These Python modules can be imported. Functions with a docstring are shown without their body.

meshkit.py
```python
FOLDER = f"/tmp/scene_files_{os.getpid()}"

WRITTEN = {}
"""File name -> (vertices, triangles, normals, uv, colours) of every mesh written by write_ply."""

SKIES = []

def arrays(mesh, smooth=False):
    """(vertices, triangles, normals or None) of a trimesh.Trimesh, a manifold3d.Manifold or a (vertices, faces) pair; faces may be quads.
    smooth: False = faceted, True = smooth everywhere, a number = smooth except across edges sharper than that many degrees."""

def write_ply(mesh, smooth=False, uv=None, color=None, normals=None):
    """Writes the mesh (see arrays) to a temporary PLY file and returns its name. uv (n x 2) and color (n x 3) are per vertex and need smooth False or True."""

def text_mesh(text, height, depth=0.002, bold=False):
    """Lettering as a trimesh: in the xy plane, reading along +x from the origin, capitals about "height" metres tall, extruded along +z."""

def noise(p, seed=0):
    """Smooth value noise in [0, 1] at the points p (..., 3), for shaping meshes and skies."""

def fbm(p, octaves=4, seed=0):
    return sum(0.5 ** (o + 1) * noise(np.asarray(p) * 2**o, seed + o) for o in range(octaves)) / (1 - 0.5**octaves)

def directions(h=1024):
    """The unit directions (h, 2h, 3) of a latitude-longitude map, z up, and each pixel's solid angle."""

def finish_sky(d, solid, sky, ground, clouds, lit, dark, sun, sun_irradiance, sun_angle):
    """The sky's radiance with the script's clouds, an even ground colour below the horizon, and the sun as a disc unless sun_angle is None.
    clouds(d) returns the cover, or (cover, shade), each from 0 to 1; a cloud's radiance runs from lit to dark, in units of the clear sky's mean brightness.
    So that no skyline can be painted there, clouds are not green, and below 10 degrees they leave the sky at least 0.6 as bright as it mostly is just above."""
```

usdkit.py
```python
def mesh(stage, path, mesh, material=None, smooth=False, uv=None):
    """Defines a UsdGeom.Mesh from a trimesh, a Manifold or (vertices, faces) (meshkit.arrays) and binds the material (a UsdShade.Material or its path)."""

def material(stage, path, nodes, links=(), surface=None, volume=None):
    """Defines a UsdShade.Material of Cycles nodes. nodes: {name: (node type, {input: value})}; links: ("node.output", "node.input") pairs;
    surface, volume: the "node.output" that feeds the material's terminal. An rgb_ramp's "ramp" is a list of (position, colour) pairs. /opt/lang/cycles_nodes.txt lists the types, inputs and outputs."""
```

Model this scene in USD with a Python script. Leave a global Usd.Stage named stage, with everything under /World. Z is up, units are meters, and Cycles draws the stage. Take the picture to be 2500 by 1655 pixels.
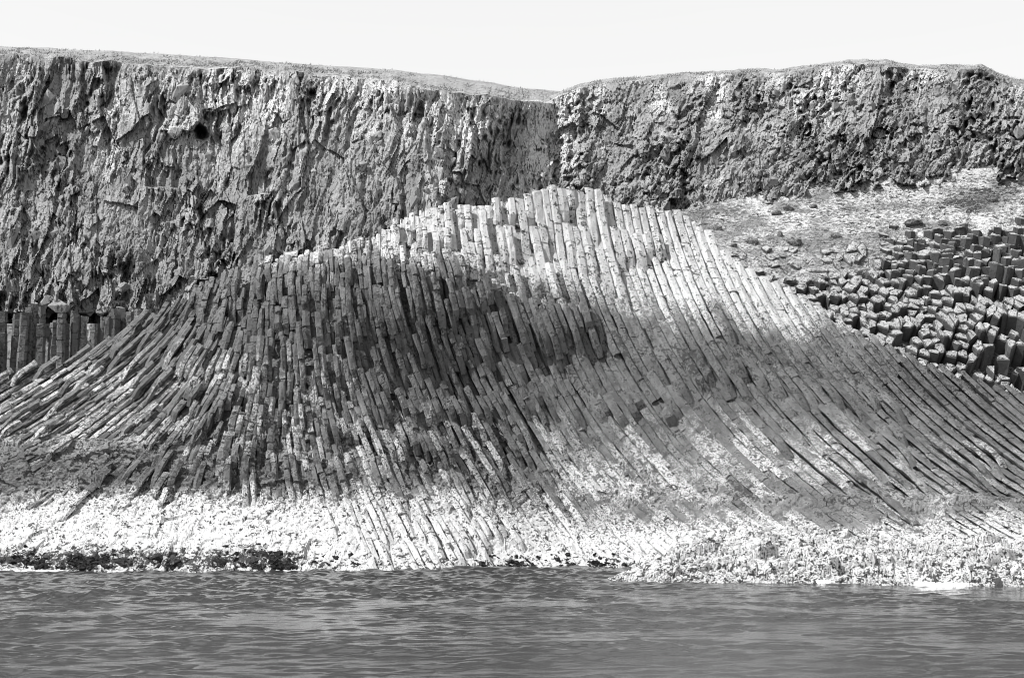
import math, random
import numpy as np
from scipy.interpolate import RBFInterpolator
from scipy.ndimage import map_coordinates, gaussian_filter
from scipy.spatial import ConvexHull, cKDTree, Voronoi
from pxr import Usd, UsdGeom, UsdLux, UsdShade, Gf, Sdf, Vt
import usdkit
from meshkit import noise, fbm

stage = Usd.Stage.CreateInMemory()
UsdGeom.SetStageUpAxis(stage, UsdGeom.Tokens.z)
UsdGeom.SetStageMetersPerUnit(stage, 1.0)
UsdGeom.Xform.Define(stage, '/World')
UsdGeom.Scope.Define(stage, '/World/Looks')
random.seed(7)
RNG = np.random.default_rng(11)

# ------------------------------------------------------------------ camera, sky, sun, exposure
F, HY, CX, H = 4000.0, 1168.0, 1250.0, 4.5      # focal length in photo pixels, horizon row, centre column, eye height above the sea
EXPOSURE = 0.85
SUN = np.array([-0.60, -0.22, 0.80]); SUN /= np.linalg.norm(SUN)
SUN_INTENSITY, SKY_STRENGTH = 1.25, 0.12

cam = UsdGeom.Camera.Define(stage, '/World/camera')
cam.CreateHorizontalApertureAttr(36.0); cam.CreateVerticalApertureAttr(36.0 * 677 / 1024)
cam.CreateFocalLengthAttr(36.0 * F / 2500.0)
cam.CreateVerticalApertureOffsetAttr((HY - 827.5) / 2500.0 * 36.0)
cam.CreateClippingRangeAttr(Gf.Vec2f(0.1, 10000))
cam.CreateExposureAttr(EXPOSURE)
cam.AddTranslateOp().Set(Gf.Vec3d(0, 0, H)); cam.AddRotateXOp().Set(90.0)

elev, rot = math.asin(SUN[2]), math.atan2(SUN[0], SUN[1])
dome = UsdLux.DomeLight.Define(stage, '/World/sky')
sky_mat = usdkit.material(stage, '/World/Looks/sky', {
    'tex': ('sky_texture', {'sky_type': 'single_scattering', 'sun_disc': False, 'sun_elevation': elev, 'sun_rotation': rot % (2 * math.pi),
                            'air_density': 1.0, 'aerosol_density': 2.0, 'ozone_density': 1.0}),
    'mono': ('hsv', {'saturation': 0.0, 'value': 1.0, 'fac': 1.0}),
    'dir': ('texture_coordinate', {}), 'cloud': ('noise_texture', {'scale': 1.6, 'detail': 4, 'roughness': 0.5}),
    'cover': ('map_range', {'from_min': 0.3, 'from_max': 0.7, 'to_min': 0.40, 'to_max': 0.75, 'clamp': True}),
    'veil': ('mix', {'mix_type': 'mix', 'color2': (4.3, 4.3, 4.3)}),     # thin even cloud veil, added to whiten the sky and lighten the sea
    'bg': ('background_shader', {'strength': SKY_STRENGTH})},
    [('tex.color', 'mono.color'), ('dir.generated', 'cloud.vector'), ('cloud.fac', 'cover.value'), ('cover.result', 'veil.fac'), ('mono.color', 'veil.color1'), ('veil.color', 'bg.color')], surface='bg.background')
UsdShade.MaterialBindingAPI.Apply(dome.GetPrim()).Bind(sky_mat)
dome.GetPrim().SetCustomDataByKey('kind', 'structure')

sun = UsdLux.DistantLight.Define(stage, '/World/sun')
sun.CreateIntensityAttr(SUN_INTENSITY); sun.CreateNormalizeAttr(True); sun.CreateAngleAttr(0.5); sun.CreateColorAttr(Gf.Vec3f(1, 1, 1))
zx = SUN; xx = np.cross([0, 0, 1], zx); xx /= np.linalg.norm(xx); yx = np.cross(zx, xx)
sun.AddTransformOp().Set(Gf.Matrix4d(*xx, 0, *yx, 0, *zx, 0, 0, 0, 0, 1))

# ------------------------------------------------------------------ helpers
_count = {}
def numbered(path):
    n = _count.get(path, 0); _count[path] = n + 1
    return path if n == 0 else f'{path}_{n:03d}'

def obj(name, v, f, mat, parent=None, zone=None, weed=None, smooth=False):
    path = numbered(f'{parent.GetPath() if parent else "/World"}/{name}')
    v = np.asarray(v, float); f = np.asarray(f, int)
    m = usdkit.mesh(stage, path, (v, f), mat, smooth)
    api = UsdGeom.PrimvarsAPI(m)
    if zone is not None:
        api.CreatePrimvar('zone', Sdf.ValueTypeNames.Color3fArray, 'vertex').Set(Vt.Vec3fArray.FromNumpy(np.asarray(zone, np.float32)))
    return m.GetPrim()

def tag(o, label=None, cat=None, group=None, kind=None):
    for k, s in (('label', label), ('category', cat), ('group', group), ('kind', kind)):
        if s: o.SetCustomDataByKey(k, s)
    return o

def thing(name, label, cat, loc=(0, 0, 0), group=None, kind=None):
    x = UsdGeom.Xform.Define(stage, numbered('/World/' + name))
    if tuple(loc) != (0, 0, 0): x.AddTranslateOp().Set(Gf.Vec3d(*map(float, loc)))
    return tag(x.GetPrim(), label, cat, group, kind)

def P(px, py, Y):
    """Point at depth Y on the line of sight of a photo pixel (how the place was measured)."""
    px, py, Y = np.broadcast_arrays(np.asarray(px, float), np.asarray(py, float), np.asarray(Y, float))
    return np.stack([(px - CX) / F * Y, Y, H + (HY - py) / F * Y], -1)

def pix(p):
    p = np.asarray(p, float)
    return CX + p[..., 0] / p[..., 1] * F, HY - (p[..., 2] - H) / p[..., 1] * F

def poly(pts):
    a = np.array(pts, float)
    return lambda x: np.interp(x, a[:, 0], a[:, 1])

class Field:
    """Thin-plate surface through (px, py, value) samples, cached on a grid."""
    def __init__(self, samples, smoothing=0.0, step=12.0, x=(-520, 3020), y=(60, 1500)):
        s = np.array(samples, float)
        self.x0, self.y0, self.step = x[0], y[0], step
        gx, gy = np.arange(x[0], x[1] + step, step), np.arange(y[0], y[1] + step, step)
        X, Y = np.meshgrid(gx, gy)
        r = RBFInterpolator(s[:, :2] / 100, s[:, 2], kernel='linear', smoothing=smoothing)
        g = r(np.stack([X.ravel(), Y.ravel()], 1) / 100).reshape(X.shape)
        self.g = gaussian_filter(g, 3.0, mode='nearest')
    def __call__(self, px, py):
        px, py = np.broadcast_arrays(np.asarray(px, float), np.asarray(py, float))
        return map_coordinates(self.g, [np.ravel(py - self.y0) / self.step, np.ravel(px - self.x0) / self.step], order=1, mode='nearest').reshape(px.shape)

def rnd(i, j, seed):
    h = (i.astype(np.int64) * 374761393 + j.astype(np.int64) * 668265263 + seed * 144665) & 0xFFFFFFFF
    h = ((h ^ (h >> 13)) * 1274126177) & 0xFFFFFFFF
    h = ((h ^ (h >> 16)) * 2246822519) & 0xFFFFFFFF
    return ((h ^ (h >> 15)) & 0xFFFFFF) / 16777215.0

def cells(a, b, seed=0):
    """Cellular noise: F1, F2, offset from the cell's centre (da, db), and two random numbers of the nearest cell."""
    ia, ib = np.floor(a), np.floor(b)
    f1 = np.full(a.shape, 9.0); f2 = np.full(a.shape, 9.0); da = np.zeros(a.shape); db = np.zeros(a.shape)
    ci = np.zeros(a.shape, np.int64); cj = np.zeros(a.shape, np.int64)
    for u in (-1, 0, 1):
        for w in (-1, 0, 1):
            i, j = (ia + u).astype(np.int64), (ib + w).astype(np.int64)
            x = i + rnd(i, j, seed + 1); y = j + rnd(i, j, seed + 2)
            d = np.hypot(a - x, b - y); near = d < f1
            f2 = np.where(near, f1, np.minimum(f2, d)); da = np.where(near, a - x, da); db = np.where(near, b - y, db)
            ci = np.where(near, i, ci); cj = np.where(near, j, cj); f1 = np.where(near, d, f1)
    return f1, f2, da, db, rnd(ci, cj, seed + 3), rnd(ci, cj, seed + 4), rnd(ci, cj, seed + 5)

def blocks(a, b, seed, amp, tilt=0.5, crack=0.0, cw=0.08):
    """Fractured rock: each cell its own offset and tilt, cracks between."""
    f1, f2, da, db, r1, r2, r3 = cells(a, b, seed)
    return amp * ((r1 - 0.5) * 2 + tilt * (da * (r2 - 0.5) + db * (r3 - 0.5)) * 2) - crack * np.clip(1 - (f2 - f1) / cw, 0, 1)

def f2d(a, b, octaves=4, seed=0):
    return fbm(np.stack([a, b, np.zeros_like(a) + 0.37], -1), octaves, seed)

def grid_faces(nr, nc, flip=False):
    i = np.arange(nr * nc).reshape(nr, nc)
    a, b, c, d = i[:-1, :-1].ravel(), i[:-1, 1:].ravel(), i[1:, 1:].ravel(), i[1:, :-1].ravel()
    f = np.vstack([np.stack([a, d, c], 1), np.stack([a, c, b], 1)])
    return f[:, ::-1] if flip else f

def hull(points):
    h = ConvexHull(points); c = points.mean(0); v = points; f = h.simplices.copy()
    n = np.cross(v[f[:, 1]] - v[f[:, 0]], v[f[:, 2]] - v[f[:, 0]])
    bad = ((v[f].mean(1) - c) * n).sum(1) < 0
    f[bad] = f[bad][:, ::-1]
    used = np.unique(f); lut = -np.ones(len(v), int); lut[used] = np.arange(len(used))
    return v[used], lut[f]

def rock(size, rng, n=11, angular=0.75):
    """An angular block: hull of points on a rounded box."""
    p = rng.normal(size=(n, 3)); p /= np.abs(p).max(1, keepdims=True) ** angular * np.linalg.norm(p, axis=1, keepdims=True) ** (1 - angular)
    return hull(p * np.asarray(size) * 0.5)

def merge(parts):
    vs, fs, zs, o = [], [], [], 0
    for v, f, z in parts:
        vs.append(v); fs.append(f + o); zs.append(z); o += len(v)
    return np.vstack(vs), np.vstack(fs), np.vstack(zs)

# ------------------------------------------------------------------ materials
def rock_material(name, lo, hi, scale=1.0, stretch=(1, 1, 1), rough=0.9, grass=(0.24, 0.36), bump=0.5):
    """Basalt: grey with grain and wear; primvar zone = (white barnacle crust; pale lichen, dry grass or painted sunlight; black lichen, weed and painted shade)."""
    g = lambda x: (x, x, x)
    n = {'geo': ('geometry', {}), 'map': ('mapping', {'scale': stretch}),
         'big': ('noise_texture', {'scale': 0.55 * scale, 'detail': 6, 'roughness': 0.65}),
         'mid': ('noise_texture', {'scale': 2.4 * scale, 'detail': 6, 'roughness': 0.7}),
         'fine': ('noise_texture', {'scale': 7.5 * scale, 'detail': 5, 'roughness': 0.75}),
         'zone': ('attribute', {'attribute': 'zone'}), 'sep': ('separate_color', {'color_type': 'rgb'}),
         'bm': ('math', {'math_type': 'multiply_add', 'value2': 0.55}), 'fm': ('math', {'math_type': 'multiply_add', 'value2': 0.45}),
         'base': ('rgb_ramp', {'ramp': [(0.40, g(lo)), (0.5, g((lo + hi) / 2)), (0.60, g(hi))]}),
         'isl': ('map_range', {'from_min': 0, 'from_max': 1, 'to_min': 0.62, 'to_max': 1.38}),
         'islc': ('mix', {'mix_type': 'multiply', 'fac': 1.0}),
         'half': ('math', {'math_type': 'multiply', 'value2': 0.5})}
    l = [('geo.position', 'map.vector'), ('map.vector', 'big.vector'), ('map.vector', 'mid.vector'), ('map.vector', 'fine.vector'),
         ('zone.color', 'sep.color'), ('big.fac', 'half.value1'), ('mid.fac', 'fm.value1'), ('half.value', 'fm.value3'), ('fm.value', 'base.fac'),
         ('geo.random_per_island', 'isl.value'), ('base.color', 'islc.color1'), ('isl.result', 'islc.color2')]
    last = 'islc.color'
    for k, ch, ramp, spread in (('li', 'g', [(0.40, g(grass[0])), (0.60, g(grass[1]))], 5.0), ('wh', 'r', [(0.40, g(0.29)), (0.60, g(0.52))], 6.0), ('dk', 'b', [(0.3, g(0.015)), (0.7, g(0.045))], 8.0)):
        n[k + 's'] = ('math', {'math_type': 'multiply_add', 'value2': spread, 'value3': -spread / 2})
        n[k + 'a'] = ('math', {'math_type': 'add'})
        n[k + 'f'] = ('map_range', {'from_min': 0.41, 'from_max': 0.59, 'to_min': 0, 'to_max': 1, 'clamp': True})
        n[k + 'c'] = ('rgb_ramp', {'ramp': ramp}); n[k + 'm'] = ('mix', {'mix_type': 'mix'})
        # a blend of the two finer noises decides where each crust or painted tone shows
        n[k + 'x'] = ('mix_float', {'fac': 0.5})
        l += [('mid.fac', k + 'x.a'), ('fine.fac', k + 'x.b'), (k + 'x.result', k + 's.value1'), (k + 's.value', k + 'a.value1'), ('sep.' + ch, k + 'a.value2'),
              (k + 'a.value', k + 'f.value'), (k + 'x.result', k + 'c.fac'), (last, k + 'm.color1'), (k + 'c.color', k + 'm.color2'), (k + 'f.result', k + 'm.fac')]
        last = k + 'm.color'
    n['bump'] = ('bump', {'strength': bump, 'distance': 0.06}); n['p'] = ('principled_bsdf', {'roughness': rough, 'specular_ior_level': 0.2})
    n['hb'] = ('math', {'math_type': 'add'})
    l += [('mid.fac', 'hb.value1'), ('fine.fac', 'hb.value2'), ('hb.value', 'bump.height'), ('bump.normal', 'p.normal'), (last, 'p.base_color')]
    return usdkit.material(stage, '/World/Looks/' + name, n, l, surface='p.BSDF')

M_col = rock_material('column_basalt', 0.11, 0.235, grass=(0.28, 0.46), bump=0.8)
M_shore = rock_material('shore_rock', 0.12, 0.28, grass=(0.26, 0.40))
M_cliff = rock_material('cliff_rock', 0.20, 0.45, grass=(0.30, 0.52), scale=0.9, stretch=(1.0, 1.0, 0.45))
M_step = rock_material('stepped_basalt', 0.06, 0.13, grass=(0.20, 0.34))  # grass range here paints the stepped tops as if sunlit
M_grass_ground = rock_material('grass_ground', 0.18, 0.28, grass=(0.30, 0.44), scale=0.8, stretch=(0.6, 0.6, 1.6))

# ------------------------------------------------------------------ the sea
def build_sea():
    dense = np.arange(-36, 36.01, 0.12)
    far = 36 * np.geomspace(1.02, 90, 40)
    xs = np.concatenate([-far[::-1], dense, far])
    yd = np.concatenate([np.arange(26, 60, 0.105), np.arange(60, 93, 0.2)])
    ys = np.concatenate([[-3000, -1000, -300, -100, -30, 0, 10, 16, 20, 23, 25], yd, 93 + np.geomspace(0.3, 3000, 30)])
    X, Y = np.meshgrid(xs, ys)
    w = f2d(X * 0.12, Y * 0.12, 2, 5)
    fade = np.clip((37 - np.abs(X)) / 3, 0, 1) * np.clip((Y - 22) / 3, 0, 1) * np.clip((94 - Y) / 3, 0, 1)
    Xw, Yw = X + 0.5 * np.sin(Y * 0.7), Y + 1.3 * w
    patch = np.clip(0.35 + 2.2 * (f2d(X * 0.10 + 4, Y * 0.14, 2, 9) - 0.35) + 0.35 * np.clip(-X / 15, -1, 1), 0.25, 1.6)
    ripple = (0.35 + 0.65 * patch) * (0.26 * (f2d(Xw / 0.95, Yw / 0.55, 2, 21) - 0.5) + 0.19 * (f2d(Xw / 0.5, Yw / 0.36, 2, 31) - 0.5))
    swell = 0.05 * np.sin(0.55 * Yw + 0.22 * X + 3 * w)
    calm = np.interp(Y, [37, 50, 65, 80], [0.62, 0.72, 1.1, 1.6])
    fleck = 0.38 + 1.3 * np.clip((f2d(X / 1.7 + 3, Y / 1.7, 3, 55) - 0.44) * 5, 0, 1)
    calm = calm * (fleck + (1.1 - fleck) * np.clip((Y - 60) / 20, 0, 1))
    Z = (ripple * calm + swell * 0.6) * fade
    v = np.stack([X, Y, Z], -1).reshape(-1, 3)
    m = usdkit.material(stage, '/World/Looks/sea_water', {
        'geo': ('geometry', {}), 'map': ('mapping', {'scale': (1.0, 1.9, 1.0)}),
        'n': ('noise_texture', {'scale': 4.5, 'detail': 5, 'roughness': 0.65}),
        'bump': ('bump', {'strength': 0.14, 'distance': 0.05}),
        'p': ('principled_bsdf', {'base_color': (0.022, 0.022, 0.022), 'roughness': 0.08, 'ior': 1.33})},
        [('geo.position', 'map.vector'), ('map.vector', 'n.vector'), ('n.fac', 'bump.height'), ('bump.normal', 'p.normal')], surface='p.BSDF')
    tag(obj('sea', v, grid_faces(*X.shape, flip=True), m, smooth=True), 'dark rippled sea in front of the rocks', kind='structure')
build_sea()

# ------------------------------------------------------------------ measured lines and depths of the place
S = 1.0553
top_line = poly([(-600, 960), (-100, 925)] + [(x * S, y * S) for x, y in [(0, 872), (90, 846), (180, 822), (250, 780), (330, 730), (400, 702), (450, 685), (520, 655), (600, 625), (660, 600), (740, 575), (850, 555),
    (900, 535), (920, 510), (1000, 490), (1060, 475), (1130, 465), (1200, 455), (1240, 440), (1280, 432), (1330, 440), (1400, 437), (1440, 465), (1500, 475), (1580, 490), (1620, 510),
    (1650, 550), (1690, 600), (1750, 620), (1800, 650), (1870, 680), (1920, 720), (1960, 750), (2010, 770), (2070, 795), (2130, 830), (2200, 850), (2270, 880), (2369, 897)]] + [(2800, 990), (3100, 1020)])
hum_Y = Field([(-500, 1393, 78), (-500, 1200, 84), (-500, 950, 92), (0, 1460, 77), (0, 1393, 80), (0, 1200, 85), (0, 1080, 88), (0, 900, 93), (0, 800, 95), (250, 1393, 80), (250, 1200, 85), (250, 1000, 89), (250, 830, 93.5),
    (500, 1395, 80), (500, 1200, 85), (500, 1000, 88.5), (500, 850, 90), (500, 700, 94), (750, 1390, 80.5), (750, 1200, 85.2), (750, 1000, 88.8), (750, 800, 90), (750, 680, 91), (750, 620, 94),
    (1000, 1460, 78.5), (1000, 1388, 81.8), (1000, 1200, 86), (1000, 1100, 88.3), (1000, 950, 89.8), (1000, 800, 90.3), (1000, 685, 90.9), (1000, 640, 92.5), (1000, 590, 95), (1000, 520, 95.8), (1000, 470, 97),
    (1350, 1460, 81), (1350, 1378, 85.7), (1350, 1200, 89), (1350, 1050, 91.3), (1350, 900, 92.5), (1350, 780, 93), (1350, 700, 94.4), (1350, 590, 97.6), (1350, 460, 99),
    (1700, 1400, 83), (1700, 1330, 85.5), (1700, 1200, 88), (1700, 1100, 90), (1700, 950, 91.8), (1700, 850, 92.8), (1700, 750, 95.5), (1700, 650, 99), (1700, 520, 103),
    (2100, 1380, 78), (2100, 1300, 81), (2100, 1150, 87.2), (2100, 1000, 92.3), (2100, 900, 95), (2100, 800, 98.5), (2500, 1380, 76), (2500, 1300, 80), (2500, 1150, 90), (2500, 1000, 97.5), (2500, 950, 100),
    (2900, 1300, 82), (2900, 1000, 102)])
ang = Field([(-300, 1000, 26), (0, 1000, 30), (60, 1150, 28), (250, 980, 37), (150, 880, 33), (330, 850, 40), (450, 900, 48), (400, 1060, 46), (600, 900, 74), (600, 1040, 76), (560, 760, 78), (480, 770, 64), (600, 690, 80), (530, 960, 60), (650, 780, 84), (750, 750, 90), (730, 950, 93), (900, 740, 97),
    (880, 900, 103), (950, 620, 93), (800, 1100, 105), (1100, 800, 113), (1100, 560, 94), (1000, 1050, 113), (1000, 1300, 117), (600, 1300, 100), (300, 1300, 60), (1300, 550, 98), (1300, 950, 117), (1350, 760, 110), (1500, 500, 98), (1500, 800, 115), (1500, 1200, 133), (1350, 1330, 128), (1700, 950, 124),
    (1650, 620, 108), (1700, 780, 117), (1650, 1290, 139), (2000, 900, 127), (1900, 760, 121), (1900, 1200, 142), (2200, 1000, 135), (2300, 1120, 143), (2500, 1000, 140), (2500, 1250, 150), (2900, 1100, 150)], x=(-520, 3020))
for _f in (hum_Y, ang): _f.g = gaussian_filter(_f.g, 1.5)

barn_top = poly([(-500, 1215), (0, 1208), (300, 1205), (600, 1200), (900, 1200), (1100, 1218), (1300, 1240), (1450, 1275), (1600, 1275), (1800, 1275), (2000, 1285), (2200, 1278), (2500, 1265), (3000, 1288)])
lich_low = poly([(-500, 500), (450, 640), (600, 640), (900, 640), (1100, 680), (1300, 730), (1500, 745), (1700, 770), (1800, 790), (1950, 800), (2050, 780), (2200, 840), (2400, 900), (3000, 950)])
def hum_zone(px, py):
    wob = 40 * (f2d(px / 140, py / 70, 3, 61) - 0.5); w3 = f2d(px / 45, py / 60, 3, 66) - 0.5
    wh = np.clip(0.5 + (py - barn_top(px) + 2.4 * wob + 110 * w3) / 140, -0.5, 1.35)
    wh = np.maximum(wh, (0.54 + 1.0 * w3) * np.exp(-((px - 1850) / 850) ** 4 - ((py - 1185 - 0.03 * (px - 1500)) / 75) ** 2))
    li = np.clip(0.52 + (lich_low(px) - py + 2.2 * wob) / 150, -0.6, 1.1)
    li = np.maximum(li, np.interp(px, [0, 1100, 1500, 2500], [0.51, 0.50, 0.40, 0.37]) * (1 + 0.9 * w3) * np.exp(-((py - 1075 - 0.03 * px) / 125) ** 2))
    li = np.maximum(li, (0.44 + 0.7 * w3) * np.exp(-((py - 930) / 65) ** 2) * np.clip((1000 - px) / 200, 0, 1))
    w2 = f2d(px / 70, py / 40, 3, 62) - 0.5
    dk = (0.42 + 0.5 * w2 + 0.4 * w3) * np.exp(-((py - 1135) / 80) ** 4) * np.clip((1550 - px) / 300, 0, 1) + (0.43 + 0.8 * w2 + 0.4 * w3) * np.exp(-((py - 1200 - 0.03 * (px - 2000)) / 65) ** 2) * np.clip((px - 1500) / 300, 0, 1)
    dk = np.maximum(dk, (0.34 + 0.4 * w3) * np.exp(-((py - 750 - 0.05 * (px - 600)) / 85) ** 2) * np.clip((px - 300) / 150, 0, 1) * np.clip((1350 - px) / 300, 0, 1))  # dark tier under the crest: part black lichen, part painted shade
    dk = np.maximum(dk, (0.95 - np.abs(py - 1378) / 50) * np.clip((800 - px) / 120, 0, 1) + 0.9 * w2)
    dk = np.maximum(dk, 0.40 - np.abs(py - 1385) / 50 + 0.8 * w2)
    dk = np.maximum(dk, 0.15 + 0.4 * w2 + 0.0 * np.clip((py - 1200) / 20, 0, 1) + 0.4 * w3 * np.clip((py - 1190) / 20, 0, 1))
    dk = np.maximum(dk, (0.43 + 0.3 * w3) * np.exp(-((px - 1900 - 1.1 * (py - 880)) / 560) ** 4 - ((py - 885 - 0.10 * (px - 1800)) / 85) ** 2))  # right flank turned from the sun: shade painted in along with black lichen
    return np.stack([wh, li, dk], -1)

# ------------------------------------------------------------------ the hummock of bent columns
def hum_normal(px, py):
    e = 10.0
    a = P(px + e, py, hum_Y(px + e, py)) - P(px - e, py, hum_Y(px - e, py))
    b = P(px, py - e, hum_Y(px, py - e)) - P(px, py + e, hum_Y(px, py + e))
    n = np.cross(a, b); return n / np.linalg.norm(n, axis=-1, keepdims=True)

ledges = [(poly([(450, 700), (620, 668), (800, 650), (900, 655), (1000, 672), (1060, 740), (1150, 722), (1300, 748), (1400, 765), (1500, 790)]), 430, 1480, 1.5, 150),
          (poly([(650, 640), (800, 608), (1000, 630), (1200, 648), (1330, 660)]), 640, 1340, 1.1, 60),
          (poly([(820, 600), (1000, 560), (1150, 575), (1300, 560), (1500, 570), (1620, 600)]), 800, 1640, 0.9, 70),
          (poly([(420, 860), (560, 860), (700, 850), (860, 890), (950, 930)]), 400, 960, 1.2, 110),
          (poly([(850, 960), (1000, 985), (1100, 985), (1200, 960), (1350, 945), (1500, 980), (1600, 1010)]), 840, 1650, 1.2, 120),
          (poly([(1600, 860), (1800, 870), (2000, 930), (2200, 990)]), 1580, 2250, 0.8, 100),
          (poly([(1900, 1050), (2150, 1070), (2400, 1090)]), 1850, 2480, 1.0, 110),
          (poly([(500, 1000), (700, 1000), (900, 1060), (1100, 1090)]), 480, 1150, 1.0, 90)]
def thickness(px, py, jit=0.0):
    t = 0.35 + 2.4 * (f2d(px / 260, py / 170, 3, 77) - 0.32)
    for L, x0, x1, amp, fall in ledges:
        d = py - (L(px) + jit)
        side = np.clip((px - x0) / 60, 0, 1) * np.clip((x1 - px) / 60, 0, 1)
        t = t + 1.5 * side * amp * np.where(d > 0, np.exp(-np.clip(d, 0, None) / fall), 0)
    flank = np.clip((px - 1550) / 300, 0, 1)
    return (t + 0.35 * np.clip((900 - px) / 300, 0, 1)) * (1 - 0.35 * flank)

def streamlines(dsep, seed, x=(-380, 2930), y=(430, 1455), step=9.0):
    rng = np.random.default_rng(seed); cell = dsep
    hashes = {}
    def near(p, lim, skip=None):
        ci, cj = int(p[0] // cell), int(p[1] // cell); best = 1e9
        for i in (ci - 1, ci, ci + 1):
            for j in (cj - 1, cj, cj + 1):
                for q in hashes.get((i, j), ()):
                    d = (q[0] - p[0]) ** 2 + (q[1] - p[1]) ** 2
                    if d < best: best = d
        return best < lim * lim
    lines = []
    ok = lambda p: x[0] < p[0] < x[1] and y[0] < p[1] < y[1] and p[1] > top_line(p[0]) - 6
    def trace(p0):
        out = [p0]
        for s in (1, -1):
            p = p0; pts = []
            for _ in range(260):
                a = math.radians(float(ang(p[0], p[1])))
                q = (p[0] + s * step * math.cos(a), p[1] - s * step * math.sin(a))
                if not ok(q) or near(q, 0.60 * dsep): break
                pts.append(q); p = q
            out = out + pts if s == 1 else pts[::-1] + out
        return np.array(out[::1])
    queue = [(1200.0 + rng.uniform(0, dsep), 900.0)]
    extra = [(float(a), float(b)) for a in np.arange(-360, 2920, 60) for b in np.arange(480, 1450, 60)]
    rng.shuffle(extra)
    while queue or extra:
        p = queue.pop(0) if queue else tuple(extra.pop())
        if not ok(p) or near(p, 0.95 * dsep): continue
        ln = trace(p)
        if len(ln) < 4: continue
        lines.append(ln)
        for q in ln: hashes.setdefault((int(q[0] // cell), int(q[1] // cell)), []).append(tuple(q))
        d = np.gradient(ln, axis=0); d /= np.linalg.norm(d, axis=1, keepdims=True); nrm = np.stack([-d[:, 1], d[:, 0]], 1)
        ids = np.arange(0, len(ln), 5)
        for s in (1, -1):
            for k in ids: queue.append(tuple(ln[k] + s * dsep * rng.uniform(0.96, 1.12) * nrm[k]))
    return lines

def side_widths(lines, dsep):
    allp = np.vstack(lines); lid = np.concatenate([np.full(len(l), k) for k, l in enumerate(lines)])
    tree = cKDTree(allp); res = []
    for k, ln in enumerate(lines):
        d = np.gradient(ln, axis=0); d /= np.linalg.norm(d, axis=1, keepdims=True); nrm = np.stack([-d[:, 1], d[:, 0]], 1)   # image-right when the line climbs
        w = np.full((len(ln), 2), 0.62 * dsep)
        for i, near in enumerate(tree.query_ball_point(ln, 1.7 * dsep)):
            near = np.array([j for j in near if lid[j] != k])
            if len(near) == 0: continue
            rel = allp[near] - ln[i]; along = np.abs(rel @ d[i]); s = rel @ nrm[i]
            for side in (0, 1):
                m = (along < 0.7 * dsep) & ((s > 0) if side else (s < 0))
                if m.any(): w[i, side] = min(w[i, side], np.abs(s[m]).min() / 2)
        w = np.clip(w, 0.3 * dsep, 0.72 * dsep)
        for side in (0, 1):
            w[:, side] = np.convolve(np.pad(w[:, side], 3, mode='edge'), np.ones(7) / 7, 'valid')
        res.append(w)
    return res

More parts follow.
